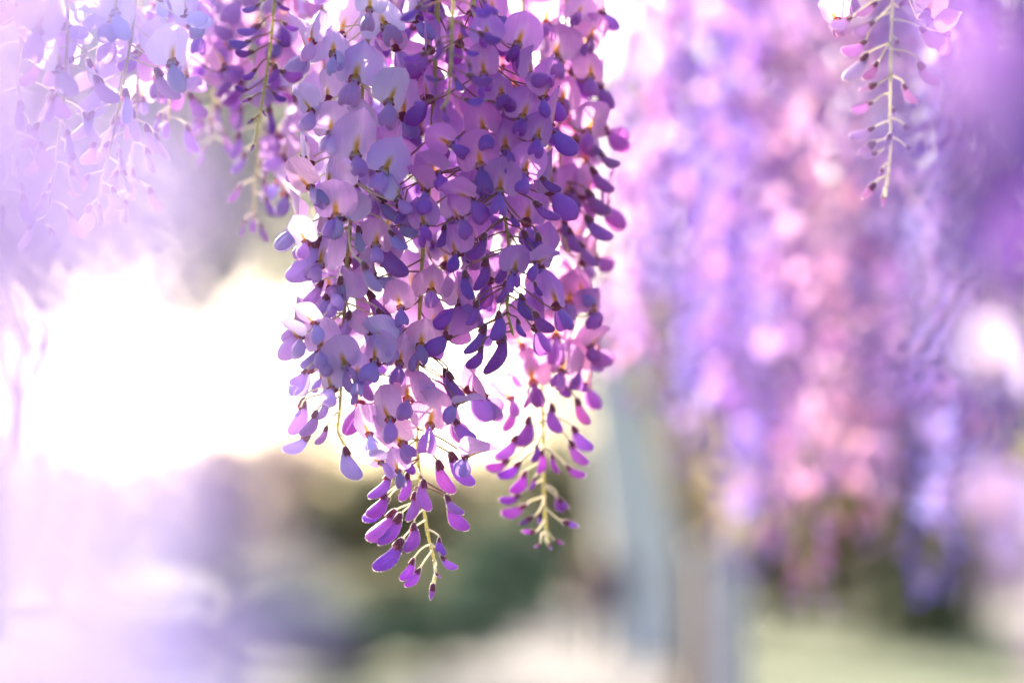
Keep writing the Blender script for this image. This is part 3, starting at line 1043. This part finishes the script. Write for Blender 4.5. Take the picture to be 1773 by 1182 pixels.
for a in [(925, 350, 966, 384), (935, 305, 967, 336), (840, 405, 815, 452), (842, 447, 830, 505), (873, 450, 862, 492), (876, 487, 866, 526), (902, 510, 918, 556), (924, 540, 956, 577), (896, 553, 906, 585), (864, 540, 858, 591), (871, 580, 850, 650),
          (840, 563, 812, 616), (826, 522, 816, 566), (835, 600, 813, 640), (930, 405, 948, 455), (925, 488, 937, 514), (886, 372, 897, 394), (770, 390, 762, 430), (805, 470, 812, 520), (745, 360, 728, 400), (700, 350, 690, 390), (905, 400, 935, 440)]:
    Cq.B(*a)
Cq.fill(0.02, 0.165, 0.0034, 'F', True, 0.024, 0.018, back_only=True)

# right raceme a little behind, its buds against the white sky
D = R('main', 'sunlit raceme at the sharp cluster edge, magenta buds against white sky', [(990, -150), (985, -60), (975, 100), (968, 230), (972, 330), (975, 400), (985, 440)], 1.065, PNK, 0.0016, 0.0009, seed=4)
for a in [(964, 102, 80, 5), (973, 178, 72, 15), (1022, 135, 62, 5, 10), (1022, 67, 54, 20, 20), (1016, 227, 66, 30, 20), (1000, 30, 60, 10, 0), (945, 40, 60, -5)]:
    D.F(*a)
for a in [(990, 325, 1000, 363), (1016, 330, 1052, 374), (1024, 291, 1055, 338), (1014, 375, 1058, 416), (1003, 420, 1031, 464), (1013, 236, 1040, 271), (1038, 266, 1071, 290), (985, 395, 1000, 440), (960, 290, 952, 325), (975, 380, 990, 415)]:
    D.B(*a)
D.fill(0.02, 0.125, 0.0040, 'F', True, 0.022, 0.018, back_only=True)

# second tip, lower right
E = R('main', 'shorter raceme with pink-violet buds and pale rimmed tip, beside the lowest one', [(975, -150), (960, 100), (950, 300), (945, 450), (940, 560), (937, 640), (938, 720), (940, 800), (942, 860), (946, 920), (950, 944)], 1.07, PNK, 0.0018, 0.0011, young=False, seed=5)
for a in [(922, 664, 74, 0), (973, 644, 64, 5), (1000, 635, 62, 20, 25), (985, 528, 78, 0, 0, 35), (1026, 542, 62, 40, 40), (962, 582, 68, 0), (1022, 600, 54, 30, 40), (885, 690, 55, -30, -30), (905, 600, 60, -20, -30), (940, 510, 60, -5)]:
    E.F(*a)
for a in [(889, 702, 876, 748), (916, 722, 900, 774), (955, 700, 964, 751), (998, 690, 1015, 737), (895, 755, 860, 796), (991, 738, 1022, 782), (986, 763, 1016, 806), (915, 672, 911, 708), (975, 650, 980, 690), (1000, 640, 1010, 680)]:
    E.B(*a)
for a in [(880, 796, 842, 813), (900, 800, 864, 829), (910, 816, 888, 856), (900, 857, 865, 869), (911, 874, 869, 893), (929, 769, 925, 800), (938, 779, 937, 821), (956, 787, 962, 820), (980, 806, 1012, 827), (925, 826, 919, 849), (964, 857, 974, 887)]:
    E.B(*a, ped='pale_stem', tint=(1.04, 0.88, 1.0, 0.06))
for a in [(934, 888, 933, 907), (923, 894, 899, 908), (927, 921, 903, 919), (974, 902, 1002, 912), (960, 935, 976, 941), (935, 941, 925, 948), (966, 862, 985, 880), (950, 940, 955, 952)]:
    E.B(*a, small=True, ped='pale_stem', tint=(1.0, 0.86, 1.0, 0.04))
E.fill(0.05, 0.20, 0.0050, 'F', True, 0.021, 0.018, back_only=True)
E.fill(0.10, 0.185, 0.009, 'F', True, 0.023, 0.016, tint=(1.1, 0.98, 1.0, 0.3))

# small budding racemes in front
G = R('main', 'small front raceme of blue-violet buds on a bare green stem', [(788, -150), (786, -40), (783, 40), (780, 120), (775, 170), (764, 188)], 0.935, VIO, 0.0014, 0.0008, seed=6)
for a in [(728, 10, 695, 38), (733, 18, 752, 36), (740, 92, 698, 108), (748, 105, 720, 115), (765, 138, 735, 135), (743, 176, 716, 181), (768, 187, 775, 214), (815, 10, 850, 28), (835, 0, 860, 26), (828, 56, 866, 76), (803, 85, 829, 97), (808, 130, 853, 146), (803, 172, 838, 177), (788, 135, 800, 159), (760, 70, 758, 104), (800, 40, 806, 66)]:
    G.B(*a, dz=0.0)
G.B(778, 45, 775, 62, small=True)
G.B(812, 108, 815, 128, small=True)
Hq = R('main', 'small raceme of dark purple buds beside the pale banners', [(484, -150), (478, -40), (468, 80), (455, 170), (448, 210), (440, 250)], 0.95, VIO, 0.0014, 0.0007, seed=7)
for a in [(451, 44, 412, 61), (434, 72, 395, 77), (440, 90, 406, 92), (444, 120, 420, 139), (477, 112, 472, 146), (472, 160, 495, 176), (430, 156, 406, 152), (480, 72, 502, 81), (484, 122, 523, 138), (480, 5, 500, 20), (450, 8, 420, 22), (490, 40, 515, 55)]:
    Hq.B(*a, dz=0.0)
for a in [(440, 205, 428, 215), (452, 190, 462, 202), (440, 250, 434, 262), (436, 170, 418, 178)]:
    Hq.B(*a, small=True, dz=0.0)

# right hand raceme of sparse buds
O = R('main', 'lone sparse raceme of young buds in front of the blurred purple mass', [(1548, -150), (1546, -60), (1543, 60), (1541, 150), (1540, 200), (1541, 260), (1535, 320), (1532, 342)], 0.935, (1.1, 0.92, 0.98, 0.55), 0.0012, 0.0008, young=True, seed=8)  # tint paled to stand in for veiling flare
for a in [(1480, 26, 1430, 58), (1518, 5, 1476, 36), (1510, 38, 1472, 68), (1497, 76, 1450, 105), (1500, 102, 1460, 144), (1522, 110, 1497, 140), (1505, 176, 1461, 194), (1507, 220, 1469, 246), (1554, 72, 1560, 107), (1590, 114, 1630, 162), (1586, 50, 1634, 86), (1560, 5, 1575, -30), (1570, 150, 1585, 175)]:
    x0, y0, x1, y1 = a
    k = O.r.uniform(0.65, 1.0)
    O.B(x0 + O.r.uniform(-7, 7), y0 + O.r.uniform(-9, 9), x0 + (x1 - x0) * k, y0 + (y1 - y0) * k + O.r.uniform(-6, 10), dz=O.r.uniform(-0.012, 0.015), ped='pale_stem')
for a in [(1518, 146, 1487, 158), (1546, 186, 1551, 205), (1540, 232, 1532, 258), (1569, 254, 1587, 263), (1514, 246, 1484, 268), (1518, 264, 1496, 273), (1527, 292, 1522, 309), (1515, 318, 1492, 345), (1531, 335, 1528, 358), (1565, 215, 1580, 238)]:
    O.B(*a, dz=0.0, small=True, ped='pale_stem')

for a in [(1475, -8, 62, -25, -20), (1605, 22, 60, 25, 30), (1450, 35, 55, -35, -40), (1640, 60, 55, 30, 40)]:
    O.F(*a, dz=0.045)

# racemes just behind and to the left, the faint ones tinted pale for the sun's veil
AUTO = [
    ('blurred lilac raceme with open flowers behind the dark purple buds', [(410, -150), (400, -60), (385, 60), (372, 150), (365, 240)], 1.15, LAV, 0.7, 0.0036),
    ('pinkish budding raceme tip under the dark purple buds', [(480, -150), (470, 50), (452, 180), (443, 290), (438, 380)], 1.10, LAV, 0.45, 0.0046),
    ('faint raceme with single large hanging buds in the hazy corner', [(250, -150), (240, -60), (228, 60), (208, 170), (195, 240), (180, 300), (170, 350)], 0.985, VEIL_PALER, 0.45, 0.0046),
    ('very pale bare stemmed raceme near the hazy corner', [(128, -150), (120, -60), (115, 100), (108, 190), (95, 290), (80, 390)], 0.97, VEIL_PALER, 0.35, 0.0050),
    ('faint pale short raceme between two other faint racemes', [(250, -150), (240, 100), (232, 220), (220, 340)], 1.04, VEIL_PALER, 0.6, 0.0045),
    ('palest raceme in the hazy upper corner of the photo', [(55, -150), (45, -60), (35, 100), (25, 250), (10, 345)], 0.96, VEIL_PALER, 0.5, 0.0046),
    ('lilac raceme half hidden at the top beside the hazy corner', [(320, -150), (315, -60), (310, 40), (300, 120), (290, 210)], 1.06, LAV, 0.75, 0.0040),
    ('lilac raceme behind the pale banners at the top', [(570, -150), (560, -60), (560, 100), (555, 250), (548, 400)], 1.10, VEIL_PALE, 0.85, 0.0038),
    ('purple raceme hidden deep behind the centre of the cluster', [(700, -150), (690, -60), (690, 120), (680, 300), (672, 460)], 1.09, VIO, 0.9, 0.0058),
    ('purple raceme behind the stacked round banners', [(910, -150), (905, -60), (905, 120), (905, 260), (900, 420)], 1.08, VIO, 0.9, 0.0058),
    ('purple raceme filling the gap behind the small front raceme', [(790, -150), (792, -60), (790, 120), (785, 300), (790, 520)], 1.06, VIO, 0.9, 0.0058),
]
for i, (lb, path, dep, tint, fo, step) in enumerate(AUTO):
    q = R('main', lb, path, dep, tint, 0.0015, 0.0007, seed=20 + i, young=fo < 0.35)
    T = q.len[-1]
    q.fill(0.01, T * fo, step, 'F', True, 0.022, 0.0175)
    q.fill(T * fo, T * 0.995, step * 1.05, 'B', True, 0.017, 0.0150, shrink=0.65, ped='pale_stem')

# ------------------------------------------------------------------ the blurred mass of racemes behind, to the right
FAR = [  # peach and rose tints paint in sun shining through the petals
    ('bright pink sunlit raceme at the edge of the blurred mass', [(1112, -120), (1108, 100), (1112, 300), (1115, 520), (1112, 690)], 1.65, (1.12, 0.95, 0.96, 0.55), 0.92),
    ('blue-violet raceme second in from the edge of the blurred mass', [(1225, -120), (1212, 200), (1200, 450), (1200, 650), (1212, 815)], 1.85, (0.85, 0.95, 1.15, 0.25), 0.9),
    ('long violet raceme reaching low beside the grey post', [(1340, -120), (1318, 200), (1295, 550), (1286, 800), (1290, 985)], 2.0, (0.82, 0.82, 1.1, 0.12), 0.9),
    ('peach-pink raceme with the lowest tip of the blurred mass', [(1430, -120), (1420, 250), (1412, 600), (1408, 860), (1410, 1030)], 1.5, (1.02, 0.90, 0.84, 0.45), 0.84),
    ('peach raceme with gold sunlit petals behind the lowest tip', [(1490, -120), (1478, 200), (1470, 550), (1462, 780), (1455, 900)], 1.75, (1.02, 0.88, 0.80, 0.4), 0.93),
    ('pale blue raceme pointing down over the dark cypress', [(1640, -120), (1625, 200), (1618, 550), (1615, 800), (1610, 1015)], 1.9, (0.82, 0.92, 1.12, 0.5), 0.9),
    ('deep purple raceme near the edge of the frame', [(1745, -120), (1735, 150), (1712, 450), (1690, 860)], 1.6, (0.74, 0.62, 0.86, 0.0), 0.9),
    ('violet raceme deep inside the blurred mass', [(1280, -120), (1270, 200), (1262, 420), (1255, 660)], 2.3, (0.8, 0.84, 1.1, 0.2), 0.93),
    ('rosy raceme deep inside the blurred mass', [(1520, -120), (1512, 200), (1505, 450), (1500, 760)], 2.3, (1.1, 0.9, 0.84, 0.45), 0.93),
    ('purple raceme deep behind the lone sparse raceme', [(1590, -120), (1580, 200), (1575, 420), (1560, 760)], 2.25, (0.74, 0.64, 0.88, 0.0), 0.93),
    ('lilac raceme at the top gap beside the bright pink one', [(1130, -120), (1135, 100), (1140, 300), (1148, 560)], 2.2, (0.9, 0.94, 1.1, 0.45), 0.93),
    ('blue lavender raceme between the peach-pink and violet ones', [(1375, -120), (1362, 150), (1350, 350), (1345, 640)], 1.75, (0.84, 0.9, 1.12, 0.35), 0.93),
    ('dusky purple raceme behind the pale blue one', [(1690, -120), (1680, 200), (1670, 500), (1660, 800)], 2.2, (0.74, 0.64, 0.88, 0.0), 0.93),
    ('violet raceme ending between the lowest peach tip and the long violet one', [(1355, -120), (1352, 250), (1350, 600), (1345, 900)], 1.9, (0.92, 0.84, 1.02, 0.15), 0.92),
    ('rose raceme ending just above the lawn beside the pale blue one', [(1560, -120), (1552, 250), (1545, 600), (1540, 940)], 1.8, (1.08, 0.9, 0.88, 0.45), 0.92),
    ('short violet raceme over the warm brown trunk', [(1255, -120), (1245, 250), (1240, 500), (1240, 770)], 1.7, (0.88, 0.82, 1.06, 0.15), 0.92),
    ('lilac raceme low beside the deep purple one', [(1720, -120), (1706, 250), (1690, 600), (1676, 930)], 2.0, (0.86, 0.86, 1.08, 0.3), 0.92),
]
for i, (lb, path, dep, tint, fo) in enumerate(FAR):
    rj = random.Random(300 + i)
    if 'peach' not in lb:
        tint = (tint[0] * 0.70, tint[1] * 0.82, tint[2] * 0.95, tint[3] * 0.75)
    path = [(x + (rj.uniform(-40, 40) if 0 < k < len(path) - 1 else 0), y) for k, (x, y) in enumerate(path)]
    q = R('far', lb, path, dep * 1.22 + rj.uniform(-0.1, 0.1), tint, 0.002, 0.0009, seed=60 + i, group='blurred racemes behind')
    q.mix = [(0.72, 0.8, 1.05, 0.4), (0.95, 0.85, 0.95, 0.5), (0.72, 0.60, 0.85, 0.0), (1.05, 0.92, 0.86, 0.6)]
    T = q.len[-1]
    q.fill(0.01, T * fo, 0.0046, 'F', False, 0.034, 0.021, shrink=0.5)
    q.fill(T * fo, T * 0.99, 0.005, 'B', False, 0.025, 0.018, shrink=0.6)

# ------------------------------------------------------------------ racemes right in front of the lens
NEAR = [
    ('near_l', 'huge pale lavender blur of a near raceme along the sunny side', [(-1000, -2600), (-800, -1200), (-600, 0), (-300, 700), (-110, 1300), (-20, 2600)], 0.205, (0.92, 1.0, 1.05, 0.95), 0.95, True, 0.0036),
    ('near_l', 'whitish thin blur of a near raceme over the hazy corner', [(-750, -2600), (-550, -1600), (-380, -800), (-250, -100), (-200, 500)], 0.22, (0.94, 1.0, 1.05, 0.94), 0.85, True, 0.0062),  # extra raceme added to imitate veiling flare
    ('near_r', 'huge violet blur of a near raceme in the upper corner', [(2010, -1500), (1985, -800), (1955, -200), (1925, 350), (1905, 800)], 0.36, (0.46, 0.47, 0.84, 0.0), 0.85, False, 0.0029),
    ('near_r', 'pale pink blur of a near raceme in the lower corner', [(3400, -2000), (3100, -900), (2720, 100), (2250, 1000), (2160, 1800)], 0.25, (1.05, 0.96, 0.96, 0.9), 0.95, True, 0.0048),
]
for i, (g, lb, path, dep, tint, fo, pale, stp) in enumerate(NEAR):
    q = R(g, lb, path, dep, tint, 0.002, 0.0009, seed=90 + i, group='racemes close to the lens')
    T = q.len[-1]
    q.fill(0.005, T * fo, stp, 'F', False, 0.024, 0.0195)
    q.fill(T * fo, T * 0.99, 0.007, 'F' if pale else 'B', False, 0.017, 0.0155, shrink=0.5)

q = R('near_r', 'sparse raceme close by, its two pale flowers blurred to white discs', [(1740, -420), (1738, 0), (1732, 400), (1728, 700), (1730, 960)], 0.6, (1.0, 1.0, 1.05, 0.85), 0.0016, 0.0008, seed=120, group='racemes close to the lens')
for a in [(1712, 640, 115, -10), (1745, 660, 105, 15), (1715, 890, 110, -5), (1748, 905, 100, 10)]:
    q.F(*a, dz=-0.01)
for a in [(1742, 520, 1770, 560), (1720, 760, 1690, 800), (1735, 940, 1740, 990)]:
    q.B(*a, dz=0.0)

# ------------------------------------------------------------------ woody vines that carry them, above the frame
for key, lb in (('main', 'woody vine above carrying the sharp racemes'), ('far', 'woody vine carrying the blurred racemes behind'), ('near_l', 'woody vine above the near raceme at the sunny side'), ('near_r', 'woody vine above the two near racemes in the corners')):
    pts = sorted(tops[key], key=lambda p: p.x)
    root = obj('woody_vine', None)
    root.location = pts[0]
    tag(root, lb, 'vine', 'vines above the racemes')
    zt = max(p.z for p in pts) + 0.02
    ym = sum(p.y for p in pts) / len(pts)
    xs = [pts[0].x - 1.2, *[pts[0].x + (pts[-1].x - pts[0].x) * k / 6 for k in range(7)], pts[-1].x + 1.2]
    b = MB()
    line = smooth_path([Vector((x, ym + 0.015 * math.sin(9 * x), zt + 0.008 * math.sin(23 * x + 1))) for x in xs], 50)
    b.tube([p - pts[0] for p in line], [0.007 + 0.0015 * math.sin(k * 0.7) for k in range(50)], 9)
    obj('branch', b.mesh('branch', [M['wood']]), root)
    for p in pts:
        q = min(line, key=lambda t: abs(t.x - p.x))
        b = MB()
        b.tube([p - pts[0], p.lerp(q, 0.5) + Vector((0.004, 0, 0.004)) - pts[0], q - pts[0]], [0.0021, 0.0026, 0.0034], 6)
        obj('twig', b.mesh('twig', [M['stem']]), root)
